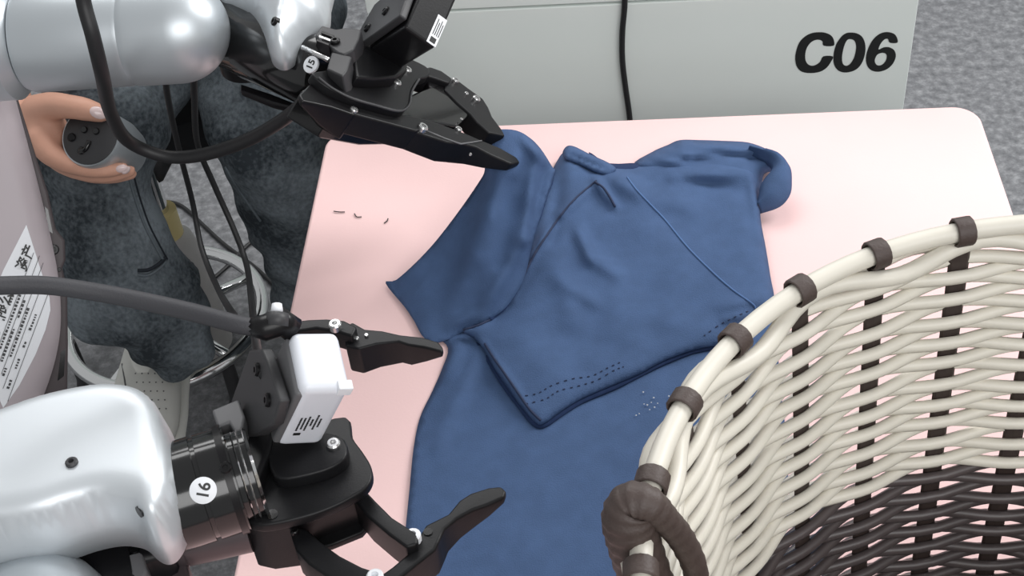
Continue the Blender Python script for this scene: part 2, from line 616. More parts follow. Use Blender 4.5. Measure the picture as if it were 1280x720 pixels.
P = [Vector((P[0].x + .012, CY + .10, 1.004)), Vector((P[0].x + .008, CY + .01, 1.005)), Vector((P[0].x + .006, CY - .006, .985))] + P
P = catmull(P, 5, False)
P += [Vector((P[-1].x, CY - 0.006, z)) for z in np.linspace(P[-1].z - .05, 0.006, 6)]
tag(tube('power_cable', P, 0.0036, M['cable'], None, 8, base=(P[-1].x, CY, 0)), 'thin black cable hanging down the front of the pale grey cabinet', 'cable')

# ------------------------------------------------------------------ shirt
ZT = TZ + 0.0022
shirt = thing('navy_shirt', 'half-folded navy blue shirt on the pink table, one sleeve lifted by a gripper', 'shirt', at(700, 420, TZ))


def z_body(Q, d):
    h = ZT + 0.0022 * (1 - np.exp(-d / 5)) + (crumple(Q, .0004) + .0005) * (1 - np.exp(-d / 20))
    h += ridges(Q, [(600, 440, 545, 560, 12, .004), (575, 425, 560, 470, 8, .004), (620, 470, 560, 540, 14, -.0015), (520, 560, 512, 650, 8, .0015),
                    (640, 620, 800, 560, 30, .0008), (560, 660, 760, 700, 30, .0008)])
    return h


body_px = [(545, 402), (575, 412), (700, 400), (900, 395), (962, 382), (975, 480), (985, 600), (960, 700), (900, 785), (700, 815),
           (484, 835), (494, 780), (503, 700), (508, 650), (512, 610), (517, 560), (525, 522), (540, 490), (553, 460), (560, 435), (545, 418)]
cloth('body_panel', body_px, z_body, M['navy'], shirt, 8)

flap_px = [(690, 214), (697, 200), (704, 191), (716, 190), (745, 204), (768, 208), (795, 206), (822, 196), (856, 190), (900, 194), (930, 203), (944, 214),
           (949, 240), (951, 275), (957, 308), (963, 345), (967, 378), (946, 392), (925, 412), (900, 430), (868, 437), (830, 451), (800, 467), (770, 480), (728, 498), (702, 514), (679, 530), (668, 527),
           (650, 507), (635, 487), (618, 462), (608, 443), (596, 426), (578, 413), (600, 404), (622, 390), (638, 372), (652, 345), (660, 312), (668, 280), (680, 245)]
fr_ridge = [(575, 412, 605, 400, 9, .005), (745, 228, 700, 268, 7, .004), (700, 268, 665, 318, 6, .004), (665, 318, 640, 372, 6, .004), (640, 372, 600, 404, 6, .003),
            (745, 225, 768, 258, 5, .006), (760, 218, 800, 240, 12, .006), (722, 286, 738, 325, 8, .005), (735, 320, 775, 345, 10, .004), (690, 330, 720, 400, 16, .003),
            (800, 245, 870, 255, 14, .003), (800, 262, 858, 330, 22, .002), (640, 430, 700, 470, 22, .0025), (760, 395, 870, 410, 26, .002), (600, 425, 660, 510, 5, .003),
            (840, 220, 940, 214, 9, .005), (855, 225, 930, 240, 8, -.003), (900, 385, 945, 372, 8, .003), (905, 400, 935, 392, 5, .003), (700, 350, 745, 380, 9, .003),
            (700, 215, 690, 300, 9, -.004), (655, 420, 760, 350, 20, .0015), (940, 220, 952, 300, 6, .004), (778, 300, 850, 360, 25, .0015)]


def z_flap(Q, d):
    rise = 0.0065 + 0.010 * np.clip((430 - Q[:, 1]) / 240, 0, 1)
    return ZT + 0.0062 + rise * (1 - np.exp(-d / 7)) + ridges(Q, fr_ridge) + crumple(Q, .0016) * (1 - np.exp(-d / 20))


flap = cloth('folded_panel', flap_px, z_flap, M['navy'], shirt, 5, 4)
# second layer of the folded hem just below
under_px = [(600, 430), (650, 470), (700, 430), (890, 400), (903, 431), (868, 441), (832, 455), (800, 471), (772, 485), (730, 503), (704, 519), (681, 534), (665, 531), (646, 508), (628, 484), (610, 455), (598, 434)]
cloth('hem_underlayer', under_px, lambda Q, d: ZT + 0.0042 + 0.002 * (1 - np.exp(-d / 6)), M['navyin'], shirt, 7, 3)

# lifted sleeve hanging from the gripper
lift = rbf([(483, 352, ZT + .003), (528, 418, ZT + .003), (545, 428, ZT + .003), (576, 414, ZT + .004), (510, 388, ZT + .003),
            (505, 345, ZT + .014), (545, 300, ZT + .036), (600, 225, ZT + .078), (608, 206, ZT + .096), (622, 168, ZT + .106), (650, 165, ZT + .108),
            (672, 182, ZT + .098), (688, 210, ZT + .076), (668, 272, ZT + .056), (655, 335, ZT + .034), (638, 380, ZT + .018), (600, 408, ZT + .008),
            (560, 370, ZT + .020), (600, 340, ZT + .038), (630, 260, ZT + .080), (645, 300, ZT + .058), (565, 330, ZT + .032), (640, 205, ZT + .102)])
lift_px = [(482, 354), (495, 350), (520, 328), (545, 301), (572, 266), (597, 230), (606, 212), (602, 190), (604, 168), (622, 162), (645, 163), (662, 172), (676, 186), (690, 208),
           (694, 216), (684, 246), (674, 276), (664, 312), (656, 345), (642, 372), (626, 390), (600, 406), (576, 416), (560, 424), (540, 428), (528, 420), (518, 402), (506, 384)]
cloth('lifted_sleeve', lift_px, lambda Q, d: np.maximum(ZT + .0026, lift(Q)) + crumple(Q, .0025) * (1 - np.exp(-d / 25)) + ridges(Q, [
    (672, 190, 655, 300, 9, .007), (655, 300, 600, 395, 10, .004), (625, 215, 590, 320, 14, .004), (590, 320, 560, 390, 14, .003), (640, 230, 625, 330, 12, -.004),
    (530, 325, 500, 352, 7, .002), (540, 345, 508, 376, 4, .0015), (690, 212, 672, 282, 5, .005), (560, 410, 590, 392, 8, .003), (655, 175, 682, 205, 7, .005)]), M['navy'], shirt, 5, 4)

# collar fold and the gathered edge behind it
cloth('collar', [(703, 192), (708, 183), (718, 183), (738, 193), (760, 203), (770, 211), (762, 219), (745, 216), (722, 205), (708, 200)],
      lambda Q, d: ZT + .020 + .007 * (1 - np.exp(-d / 4)) + ridges(Q, [(712, 193, 762, 213, 3, -.003)]), M['navy'], shirt, 4, 4)
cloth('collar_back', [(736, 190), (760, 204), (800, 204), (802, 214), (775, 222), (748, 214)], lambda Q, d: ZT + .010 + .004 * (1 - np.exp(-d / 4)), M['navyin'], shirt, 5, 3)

# right sleeve: tube lying on the table, its hem band opening towards the right
cloth('right_sleeve', [(792, 207), (815, 190), (835, 181), (850, 175), (875, 175), (905, 176), (935, 178), (958, 186), (976, 196), (972, 212), (955, 218), (950, 240), (930, 245), (880, 235), (830, 225)],
      lambda Q, d: ZT + .006 + .016 * (1 - np.exp(-d / 9)) + ridges(Q, [(835, 190, 930, 200, 5, .006), (850, 182, 950, 190, 5, .006), (870, 197, 960, 196, 6, -.006), (815, 197, 850, 203, 5, .004)]), M['navy'], shirt, 5, 4)
ZB = TZ + 0.002
band = [(938, 181, .026), (958, 187, .030), (975, 197, .031), (986, 211, .029), (988, 228, .024), (986, 244, .018), (974, 258, .012), (950, 266, .006)]
bo = catmull([at(x, y, ZB + h) for x, y, h in band], 5, False)
inn = [(934, 192, .010), (950, 201, .012), (962, 207, .016), (966, 214, .020), (958, 224, .022), (952, 234, .020), (950, 246, .016), (946, 262, .006)]
bi = catmull([at(x, y, ZB + h) for x, y, h in inn], 5, False)
V, Fc = [], []
NB = 7
for i, (a, b) in enumerate(zip(bo, bi)):
    for k in range(NB):
        t = k / (NB - 1)
        V.append(a.lerp(b, t) + Vector((0, 0, 0.010 * math.sin(math.pi * t) * min(1, i / 10))))
for i in range(len(bo) - 1):
    for k in range(NB - 1):
        Fc.append((i * NB + k, i * NB + k + 1, (i + 1) * NB + k + 1, (i + 1) * NB + k))
hb = obj('sleeve_hem', V, Fc, M['navy'], shirt, True)
s = hb.modifiers.new('thickness', 'SOLIDIFY'); s.thickness = 0.002


def stitches(name, line, m, dash=None, r=0.0006, on_=flap, lift_=0.0004):
    L = catmull([Vector((x, y, 0)) for x, y in line], 8, False)
    P = []
    for q in L:
        h, n = cast(on_, q.x, q.y)
        if h is not None:
            P.append(h + Vector((0, 0, lift_)))
    if dash:
        V, Fc = [], []
        for i in range(0, len(P) - 2, 3):
            v, f = tube_geo(P[i:i + 2], r, 5)
            b = len(V); V += v; Fc += [tuple(j + b for j in q) for q in f]
        return tag(obj(name, V, Fc, m, shirt), kind='stuff')
    return tube(name, P, r, m, shirt, 6)


stitches('shoulder_seam', [(746, 226), (722, 246), (704, 266), (688, 288), (672, 312), (662, 330), (652, 352), (640, 374), (622, 394), (600, 406), (578, 413)], M['thread'], r=0.0011)
stitches('shaded_fold_edge', [(693, 214), (688, 232), (682, 248), (676, 268), (668, 290), (662, 312), (655, 340), (644, 366), (630, 386), (612, 400)], M['navyin'], r=0.0026, lift_=.0)  # rolled edge seam; its dark navy also paints the shadow line beside the sleeve
stitches('side_seam', [(784, 222), (796, 238), (815, 258), (832, 276), (860, 310), (890, 340), (915, 362), (940, 380), (944, 386)], M['navylt'], r=0.0010)
stitches('short_seam', [(744, 228), (754, 235), (762, 246), (769, 259)], M['thread'], r=0.0012)
stitches('hem_stitch', [(650, 496), (672, 492), (690, 482), (715, 474), (740, 470), (760, 460), (778, 452)], M['thread'], True)
stitches('hem_stitch', [(658, 505), (682, 499), (698, 489), (722, 483), (745, 476), (768, 463), (782, 458)], M['thread'], True)
stitches('hem_stitch', [(880, 420), (900, 406), (920, 396), (938, 388)], M['thread'], True)
stitches('inner_edge_seam', [(606, 430), (616, 446), (630, 466), (648, 492), (662, 512), (676, 526)], M['thread'], r=0.0012)
# lint crumbs
V, Fc = [], []
for x, y in ((795, 519), (805, 505), (809, 506), (814, 503), (817, 497), (818, 509), (812, 512), (804, 490), (822, 504), (836, 495), (799, 517)):
    p = at(x, y, ZT + .0045)
    r = random.uniform(.0007, .0013)
    b = len(V)
    V += [p + Vector(q) * r for q in ((1, 0, 0), (0, 1, 0), (-1, 0, 0), (0, -1, 0), (0, 0, 1), (0, 0, -1))]
    Fc += [tuple(b + j for j in f) for f in ((0, 1, 4), (1, 2, 4), (2, 3, 4), (3, 0, 4), (1, 0, 5), (2, 1, 5), (3, 2, 5), (0, 3, 5))]
tag(obj('lint', V, Fc, M['whitel'], None, base=at(810, 505, TZ + .004)), 'white lint specks on the blue shirt below its folded hem', 'lint', kind='stuff')

# ------------------------------------------------------------------ basket
BC = Vector((0.2577, 0.3968, 0))
BR, BZ, BZ0 = 0.2530, 1.10, TZ + 0.001
NS = 28
basket = thing('woven_basket', 'round woven white and dark brown basket with brown rim bands, beside the blue shirt', 'basket', (BC.x, BC.y, TZ))
c0 = at(1205, 292, BZ) - BC
TH0 = math.atan2(c0.y, c0.x)
rad_at = lambda z: BR * (0.86 + 0.14 * (z - BZ0) / (BZ - BZ0))


def bpt(th, r, z):
    return Vector((BC.x + r * math.cos(th), BC.y + r * math.sin(th), z))


tube('rim', [bpt(2 * math.pi * i / 112, BR, BZ) for i in range(112)], 0.0060, M['rattan'], basket, 12, True)
tube('rim_strand', [bpt(2 * math.pi * i / 168, BR - .004 + .005 * math.cos(NS / 2 * 2 * math.pi * i / 168 + .8), BZ - .0125 - .003 * math.sin(NS / 2 * 2 * math.pi * i / 168)) for i in range(168)], 0.0056, M['rattan'], basket, 8, True)
pitch = 0.0088
nrow = int((BZ - 0.020 - BZ0 - .006) / pitch)
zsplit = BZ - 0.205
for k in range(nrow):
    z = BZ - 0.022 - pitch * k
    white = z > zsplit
    ph = math.pi * (k % 2)
    n = NS * 8
    jit = random.uniform(-.0006, .0006)
    pth = []
    for i in range(n):
        th = TH0 + 2 * math.pi * i / n
        w = math.cos(NS / 2 * (th - TH0) + ph)
        pth.append(bpt(th, rad_at(z) + 0.0043 * w, z + jit + .0012 * math.sin(3 * th + k)))
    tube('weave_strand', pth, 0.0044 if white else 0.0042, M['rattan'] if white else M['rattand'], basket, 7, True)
for i in range(NS):
    th = TH0 + 2 * math.pi * i / NS
    P0, P1 = bpt(th, rad_at(BZ0), BZ0 + .002), bpt(th, BR, BZ - .004)
    o = tube('stake', [P0, P1], 0.0068, M['stake'], basket, 8, flat=0.26, up=(math.cos(th), math.sin(th), 0), smooth=False)
    rd = Vector((math.cos(th), math.sin(th), 0)); tg = Vector((-rd.y, rd.x, 0)); c = bpt(th, BR, BZ)
    V, Fc = [], []
    for j in range(13):
        a = math.radians(-70 + 320 * j / 12)
        for rr in (0.0071, 0.0092):
            for sgn in (-1, 1):
                V.append(c + rd * (math.cos(a) * rr) + Vector((0, 0, math.sin(a) * rr)) + tg * (sgn * 0.0056))
    for j in range(12):
        b = j * 4
        Fc += [(b, b + 4, b + 5, b + 1), (b + 2, b + 3, b + 7, b + 6), (b, b + 2, b + 6, b + 4), (b + 1, b + 5, b + 7, b + 3)]
    Fc += [(0, 1, 3, 2), (48, 50, 51, 49)]
    bevel(obj('rim_band', V, Fc, M['clip'], basket), 0.0008, 1)
lathe('bottom', (BC.x, BC.y, BZ0), (0, 0, 1), [(0, rad_at(BZ0) - .004), (.006, rad_at(BZ0) - .004)], M['rattand'], basket, 56)
# outer rim strand, bulging between the bands
tube('rim_strand', [bpt(TH0 + 2 * math.pi * i / 224, BR + .0035 + .004 * (.5 - .5 * math.cos(NS * 2 * math.pi * i / 224)), BZ - .011) for i in range(224)], 0.0055, M['rattan'], basket, 8, True)
# handle at the left, looping over the rim
hp = [at(872, 745, 1.03), at(868, 708, 1.06), at(852, 674, 1.085), at(832, 650, 1.105), at(810, 631, 1.118), at(790, 630, 1.118), at(785, 648, 1.11), at(793, 680, 1.09), at(806, 720, 1.06), at(824, 770, 1.03)]
hs = catmull(hp, 10, False)
rr = [float(np.interp(i, [0, 30, 45, 60, 90], [.0065, .0075, .0105, .0135, .0145])) * (1 + .035 * math.cos(i * 1.6)) for i in range(len(hs))]
tube('handle', hs, rr, M['clip'], basket, 14, label='thick brown wrapped handle')

# ------------------------------------------------------------------ robot: lower arm (16)
UP = Vector((0, 0, 1))
la = thing('robot_manipulator', 'silver and black robot arm marked 16, with open gripper and white camera', 'robot arm', at(40, 620, 0.90))
pl = lambda pts, z: [at(x, y, z) for x, y in pts]
cover_px = [(-160, 590), (-60, 562), (0, 547), (60, 526), (110, 514), (150, 509), (185, 514), (206, 528), (218, 548), (225, 575), (231, 605), (230, 635), (222, 660), (212, 676), (200, 681), (188, 676), (175, 664), (160, 659), (140, 658), (110, 664), (60, 680), (0, 690), (-80, 708), (-160, 722)]
cov = pillow('forearm_cover', catmull(pl(cover_px, 0.960), 4), UP, 0.036, 0.022, 0.022, M['silverw'], la, 0.004, power=3.2)
for x, y, r in ((90, 579, .0042),):
    h, n = cast(cov, x, y)
    screw(h, n, r, M['dgrey'], cov)
for x, y, r in ((174, 640, .0040),):
    h, n = cast(cov, x, y)
    lathe('recess', h - n * .002, n, [(0, r), (.0024, r), (.0024, r * .8)], M['blackg'], cov, 16)
# black structure under the cover
prism('arm_core', pl([(-160, 640), (100, 600), (205, 640), (215, 690), (175, 700), (190, 760), (-160, 800)], 0.925), (0, 0, -0.05), M['black'], la, 0.006)
c = at(38, 772, 0.93)
lathe('joint_dome', c + UP * -.04, UP, [(0, .052), (.03, .052), (.045, .048), (.058, .038), (.066, .022), (.069, .004)], M['silver'], la, 36)
# wrist motor
a0, a1 = at(205, 626, 0.945), at(318, 590, 0.945)
ax = (a1 - a0).normalized(); L = (a1 - a0).length
lathe('wrist_motor', a0, ax, [(0, .037), (L * .42, .037), (L * .425, .0355), (L * .47, .0355), (L * .475, .037), (L * .80, .037), (L * .81, .031), (L, .031)], M['blackg'], la, 48)
for i, t in enumerate((.84, .90, .97)):
    lathe('joint_ring', a0 + ax * (L * t), ax, [(0, .0300), (.002, .0315), (.004, .0300)], M['chrome'] if i != 1 else M['steel'], la, 40)
tocam = (CAM - a0).normalized()
side = (tocam - ax * tocam.dot(ax)).normalized()
upd = side.cross(ax)


def cyl_pt(px, py, A, axd, r):
    """Point on a cylinder seen along a photo pixel."""
    d = ray(px, py).normalized()
    o_ = CAM - A
    dp, op = d - axd * d.dot(axd), o_ - axd * o_.dot(axd)
    aa, bb, cc = dp.dot(dp), 2 * dp.dot(op), op.dot(op) - r * r
    disc = max(bb * bb - 4 * aa * cc, 0)
    P = CAM + d * ((-bb - math.sqrt(disc)) / (2 * aa))
    n = (P - A) - axd * (P - A).dot(axd)
    return P, n.normalized()


def number_disc(px, py, A, axd, r, rd, s, rot, parent):
    P, n = cyl_pt(px, py, A, axd, r)
    d = lathe('number_sticker', P - n * .0012, n, [(0, rd), (.0022, rd), (.0024, rd * .97)], M['whitel'], parent, 32, label='round white sticker reading ' + s)
    # upright of the figures turned with the sticker
    ix = (RT - n * RT.dot(n)).normalized()
    iy = n.cross(ix)
    c_, s_ = math.cos(rot), math.sin(rot)
    xd = ix * c_ + iy * s_; yd = iy * c_ - ix * s_
    size = rd * 1.25
    text('figures', s, P + n * .0013 - yd * size * .36, xd, yd, size, M['ink'], d, 0.0002, bold=0.02, align='CENTER')


number_disc(254, 613, a0, ax, .037, .0088, '16', math.radians(80), la)
P, n = cyl_pt(282, 585, a0, ax, .037)
screw(P, n, .0042, M['blackm'], la)
# end flange between motor and gripper
fx = at(292, 600, 0.945)
lathe('flange', a0 + ax * (L * .70), ax, [(0, .0385), (.005, .0385)], M['blackm'], la, 40)
prism('flange_block', pl([(264, 512), (298, 498), (306, 520), (300, 552), (286, 528), (272, 534)], 0.962), (0, 0, -.03), M['grey'], la, .002)
# taupe tube below the motor
b0, b1 = at(168, 684, 0.905), at(310, 652, 0.905)
bx = (b1 - b0).normalized(); LB = (b1 - b0).length
lathe('lower_tube', b0, bx, [(0, .0215), (LB * .43, .0215), (LB * .432, .0205), (LB * .445, .0205), (LB * .447, .0215), (LB, .0215)], M['taupe'], la, 36)
prism('clamp_plate', pl([(150, 664), (170, 661), (184, 712), (176, 728), (162, 720), (158, 690)], .925), (0, 0, -.03), M['grey'], la, .002)
lathe('clamp_hole', at(168, 687, .9252) - UP * .001, UP, [(0, .0035), (.0022, .0035)], M['blackg'], la, 16)
prism('lower_bracket', pl([(176, 712), (232, 696), (240, 730), (180, 760)], .90), (0, 0, -.03), M['brownm'], la, .003)
# gripper body
gz = 0.93
top_px = [(296, 635), (315, 621), (318, 590), (330, 560), (380, 535), (432, 520), (440, 545), (452, 562), (463, 580), (465, 596), (457, 610), (440, 621), (421, 631), (396, 641), (368, 649), (345, 654), (326, 656), (303, 651)]
gp = prism('gripper_top_plate', catmull(pl(top_px, gz), 3), (0, 0, -.009), M['black'], la, .002)
lathe('plate_hole', at(340, 643, gz + .0002) - UP * .002, UP, [(0, .0042), (.0023, .0042)], M['blackg'], gp, 18)
prism('gripper_housing', pl([(303, 652), (326, 657), (362, 652), (366, 600), (330, 580), (312, 600)], gz - .006), (0, 0, -.052), M['black'], la, .002)
prism('gripper_core', pl([(340, 600), (440, 560), (452, 585), (446, 612), (420, 622), (372, 640), (350, 640)], gz - .009), (0, 0, -.044), M['blackm'], la, .003)
q = [Vector((p.x, p.y, gz - .045)) for p in pl([(362, 640), (372, 600), (432, 560), (452, 575), (458, 596), (440, 616), (400, 632)], gz)]
prism('gripper_bottom_plate', q, (0, 0, -.007), M['black'], la, .002)
# plinth and camera
pz_ = prism('camera_plinth', catmull(pl([(333, 552), (338, 588), (350, 598), (372, 596), (404, 588), (425, 578), (434, 566), (430, 548), (405, 540), (360, 540)], gz + .011), 2), (0, 0, -.012), M['black'], la, .002)
screw(at(417, 556, gz + .011), UP, .005, M['steel'], pz_)
G = CAM + ray(382, 490) * 0.905
s_ = 0.905 / FPX
cv = lambda p, d: RT * (p[0] * s_) + DN * (p[1] * s_) + FW * (d * s_)
cx3 = lambda a, b, c: RT * a + DN * b + FW * c
G = CAM + ray(378.4, 487.3) * .905
e1, e2, e3 = cx3(-.2564, -.8127, .5232) * .0466, cx3(.8943, .0059, .4475) * .034, cx3(-.3668, .5826, .7253) * .0749
e1n = e1.normalized()
camw = boxf('camera', G, (e1, e2, e3), ((0, 1), (0, 1), (0, 1)), M['white'], la, 0.0065, 'white plastic camera housing', 4)
n3 = -e1n
# printed label strokes on the camera's sloping face
uu, vv = e2.normalized(), e3.normalized()
P0 = G + n3 * .0002 + e3 * .70 + e2 * .25
V, Fc = [], []
for i, (o1, o2, ln) in enumerate(((0, .0, .016), (.0028, .002, .014), (.0056, .0, .018), (.0084, .006, .008), (.0112, .001, .017), (.014, .004, .011))):
    a = P0 + uu * o1 - vv * o2
    k = 0
    t_ = 0
    while t_ < ln:
        w = random.uniform(.0008, .0022)
        b = len(V)
        V += [a - vv * t_, a - vv * (t_ + w), a - vv * (t_ + w) + uu * .0013, a - vv * t_ + uu * .0013]
        Fc.append((b, b + 1, b + 2, b + 3))
        t_ += w + .0006
b = len(V)
a = P0 + vv * .006
V += [a, a - vv * .003, a - vv * .003 + uu * .005, a + uu * .005]
Fc.append((b, b + 1, b + 2, b + 3))
V2 = V + [v + n3 * .0002 for v in V]
mlen = len(V)
F2 = Fc + [tuple(i + mlen for i in f) for f in Fc]
tag(obj('printed_marks', V2, F2, M['ink'], camw), kind='stuff')
boxf('camera_latch', G + e1 * 0.0, (e1, e2, e3), ((-.02, .14), (.72, 1.02), (-.015, .1)), M['whitel'], camw, .001)
boxf('camera_shaded_side', G, (e1, e2, e3), ((.03, 1.0), (-.06, .2), (.10, .97)), M['grey'], la, .003)  # grey plate; its tone paints the shading on the white housing's left face
bo_ = G - e2 * .10
e2n = e2.normalized()
bk = lambda pts, off=0.0: [on(x, y, bo_ - e2n * off, e2n) for x, y in pts]
br = prism('camera_bracket', bk([(325, 437), (341, 436), (348, 452), (364, 500), (356, 530), (338, 543), (312, 548), (302, 500)]), e2n * -.008, M['dgrey'], la, .002)
for x, y in ((323, 462), (336, 500)):
    screw(bk([(x, y)], .008)[0], -e2n, .0048, M['blackm'], br)
# wrist-side post carrying the bracket
prism('bracket_post', pl([(300, 500), (322, 440), (338, 438), (345, 520), (338, 560), (322, 600), (308, 580)], .945), (0, 0, -.03), M['black'], la, .004)
# cable plug on the camera
gq = lambda x, y, d: CAM + ray(x, y) * d
plug = tube('cable_plug', [gq(312, 408, .93), gq(330, 410, .93), gq(352, 402, .935), gq(366, 412, .94)], [.006, .009, .010, .009], M['blackm'], la, 12)
tube('plug_latch', [gq(346, 408, .928), gq(347, 392, .93)], .008, M['dgrey'], plug, 8)
tube('plug_tip', [gq(346, 391, .93), gq(346, 380, .932)], [.0045, .0035], M['whitel'], plug, 8)
# fingers
jz = 0.905
def thin(pts, prof):
    """Relative thickness along the piece, by photo column."""
    return [float(np.interp(p[0], [q[0] for q in prof], [q[1] for q in prof])) for p in pts]


flat_piece = lambda name, pts, z, th, par, m='black', bw=.002, prof=None: prism(name, pl(pts, z), (0, 0, -th), M[m], par, bw, taper=thin(pts, prof) if prof else None)
nf = flat_piece('finger', [(470, 722), (490, 708), (509, 692), (522, 672), (532, 656), (560, 642), (574, 625), (588, 616), (610, 609), (626, 607), (633, 613), (630, 622), (610, 631), (590, 638), (572, 648), (556, 661), (550, 674), (544, 687), (520, 706), (495, 726), (470, 745)], jz, .030, la, bw=.0022, prof=((480, 1), (550, .95), (600, .6), (632, .2)))
screw(at(516, 671, jz + .004), UP, .0058, M['whitel'], nf, 'pivot_pin')
lathe('finger_hole', at(535, 665, jz + .0001) - UP * .001, UP, [(0, .0032), (.0018, .0032)], M['blackg'], nf, 14)
o = flat_piece('finger_link', [(440, 622), (455, 610), (468, 624), (490, 646), (512, 660), (522, 668), (522, 680), (508, 684), (486, 668), (460, 646)], jz + .008, .030, la)
o = flat_piece('finger_link', [(362, 664), (372, 658), (385, 662), (400, 676), (425, 694), (452, 708), (470, 714), (476, 726), (462, 738), (420, 728), (385, 704), (370, 688)], jz + .004, .028, la)
screw(at(368, 664, jz + .006), UP, .003, M['blackm'], o)
screw(at(469, 722, jz + .007), UP, .0058, M['whitel'], la, 'pivot_pin')
ff = flat_piece('finger', [(428, 412), (440, 402), (456, 411), (478, 413), (500, 418), (528, 421), (548, 427), (554, 434), (553, 440), (530, 434), (510, 431), (498, 427), (470, 430), (448, 436), (432, 432)], jz - .005, .030, la, bw=.0018, prof=((440, 1), (515, .8), (535, .5), (553, .2)))
o = flat_piece('finger_link', [(350, 410), (362, 402), (385, 399), (408, 398), (430, 400), (446, 408), (440, 420), (420, 414), (395, 410), (370, 414)], jz + .004, .020, la)
screw(at(419, 407, jz + .006), UP, .0052, M['steel'], o, 'pivot_pin')
screw(at(446, 423, jz - .004), UP, .0018, M['steel'], ff)
screw(at(458, 419, jz - .004), UP, .0016, M['steel'], ff)
lathe('finger_hole', at(441, 416, jz - .0048) - UP * .001, UP, [(0, .0024), (.0018, .0024)], M['blackg'], ff, 14)

# ------------------------------------------------------------------ robot: upper arm (15)
ua = thing('robot_manipulator', 'silver and black robot arm marked 15, its closed gripper pinching the shirt sleeve', 'robot arm', at(330, 70, 0.93))
P1, P2 = at(420, 105, 0.985), at(645, 200, 0.872)
hd = (P2 - P1).normalized()
pe = UP.cross(hd).normalized()
GN = hd.cross(pe)
if GN.z < 0:
    GN = -GN
gl = lambda pts, off=0.0: [on(x, y, P1 + GN * off, GN) for x, y in pts]
# silver forearm tube and its rounded end
z_t = 0.99
t0, t1 = at(-120, 60, z_t), at(222, 38, z_t)
tx = (t1 - t0).normalized(); TL = (t1 - t0).length
R_ = 66 / (FPX / depth(at(222, 38, z_t)))
t_seam = (at(165, 42, z_t) - t0).length
t_left = (at(33, 50, z_t) - t0).length
lathe('forearm_tube', t0, tx, [(t_left, R_ * .95), (t_left + .006, R_ * 1.0), (t_seam - .004, R_ * .99), (t_seam, R_ * .965)], M['silver'], ua, 64)
prof = [(t_seam - .002, R_ * .955), (t_seam + .001, R_ * .985), (t_seam + .006, R_)] + [(TL + R_ * .98 * math.sin(a), R_ * math.cos(a)) for a in [math.radians(k) for k in range(0, 90, 6)]] + [(TL + R_ * .98, .001)]
lathe('forearm_end_cap', t0, tx, prof, M['silver'], ua, 64)
lathe('shoulder_joint', t0, tx, [(-.05, R_ * 1.12), (t_left - .012, R_ * 1.12), (t_left - .002, R_ * .9)], M['silver'], ua, 48)
# black wrist
w0, w1 = at(272, 34, .955), at(412, 94, .955)
wx = (w1 - w0).normalized(); WL = (w1 - w0).length
wr = 46 / (FPX / depth(w0))
lathe('wrist_motor', w0 - wx * .02, wx, [(0, wr * .96), (.02 + WL * .35, wr * .96), (.022 + WL * .35, wr), (.02 + WL * .95, wr), (.02 + WL * 1.0, wr * .9)], M['blackg'], ua, 48)
lathe('elbow_housing', at(300, 30, .935), UP, [(-.05, .030), (.02, .034), (.03, .030)], M['blackm'], ua, 40)
prism('wrist_clamp', [p for p in pl([(300, 104), (337, 116), (378, 132), (382, 138), (340, 128), (300, 112)], .93)], (0, 0, -.008), M['blackm'], ua, .002)
cov2_px = [(250, -70), (272, -8), (289, 2), (308, 11), (320, 22), (329, 38), (334, 54), (339, 66), (350, 72), (362, 68), (372, 56), (384, 44), (398, 36), (408, 24), (411, 0), (410, -70)]
cv2 = pillow('wrist_cover', catmull(pl(cov2_px, .992), 4), UP, .036, .030, .014, M['silverw'], ua, .004, power=1.7)
h, n = cast(cv2, 344, 27)
screw(h, n, .0042, M['blackm'], cv2)
number_disc(389, 81, w0, wx, wr, .0078, '15', math.radians(62), ua)
# grey clamp pieces between wrist and camera
prism('clamp_plate', pl([(393, 44), (402, 31), (420, 36), (432, 34), (452, 36), (449, 48), (442, 62), (430, 68), (421, 65), (412, 58)], .998), (0, 0, -.02), M['dgrey'], ua, .002)
screw(at(419, 52, .999), UP, .0045, M['blackm'], ua)
for i, (x, y) in enumerate(((402, 38), (399, 43), (396, 48))):
    P = pl([(x, y), (x + 16, y + 6), (x + 15, y + 9), (x - 1, y + 3)], 1.001)
    prism('cooling_rib', P, (0, 0, -.012), M['steel' if i == 1 else 'blackm'], ua, .0006)
tube('trim_rod', [at(378, 59, .995), at(411, 75, .995)], .0022, M['steel'], ua, 8)
prism('mount_block', pl([(414, 64), (440, 70), (434, 88), (428, 95), (408, 86)], .997), (0, 0, -.025), M['dgrey'], ua, .002)
# gripper body
gb = prism('gripper_top_plate', catmull(gl([(390, 92), (402, 88), (424, 84), (450, 74), (490, 66), (516, 74), (536, 85), (536, 95), (524, 99), (515, 112), (512, 130), (500, 138), (470, 131), (440, 122), (410, 108)]), 3), GN * -.010, M['black'], ua, .002)
tube('plate_rim', catmull(gl([(398, 97), (415, 110), (440, 123), (470, 132), (498, 139), (511, 132), (515, 114), (524, 99)], .0004), 5, False), .0012, M['dgrey'], gb, 6)
for x, y, r in ((509, 88, .0042), (496, 104, .0042)):
    screw(on(x, y, P1, GN), GN, r, M['steel'], gb)
prism('white_tag', gl([(448, 98), (462, 104), (460, 109), (445, 103)], .0008), GN * -.001, M['whitel'], gb)
prism('gripper_core', gl([(376, 112), (400, 104), (470, 125), (512, 118), (550, 102), (584, 122), (592, 140), (572, 158), (520, 150), (470, 150), (420, 140)], -.012), GN * -.032, M['blackg'], ua, .003)
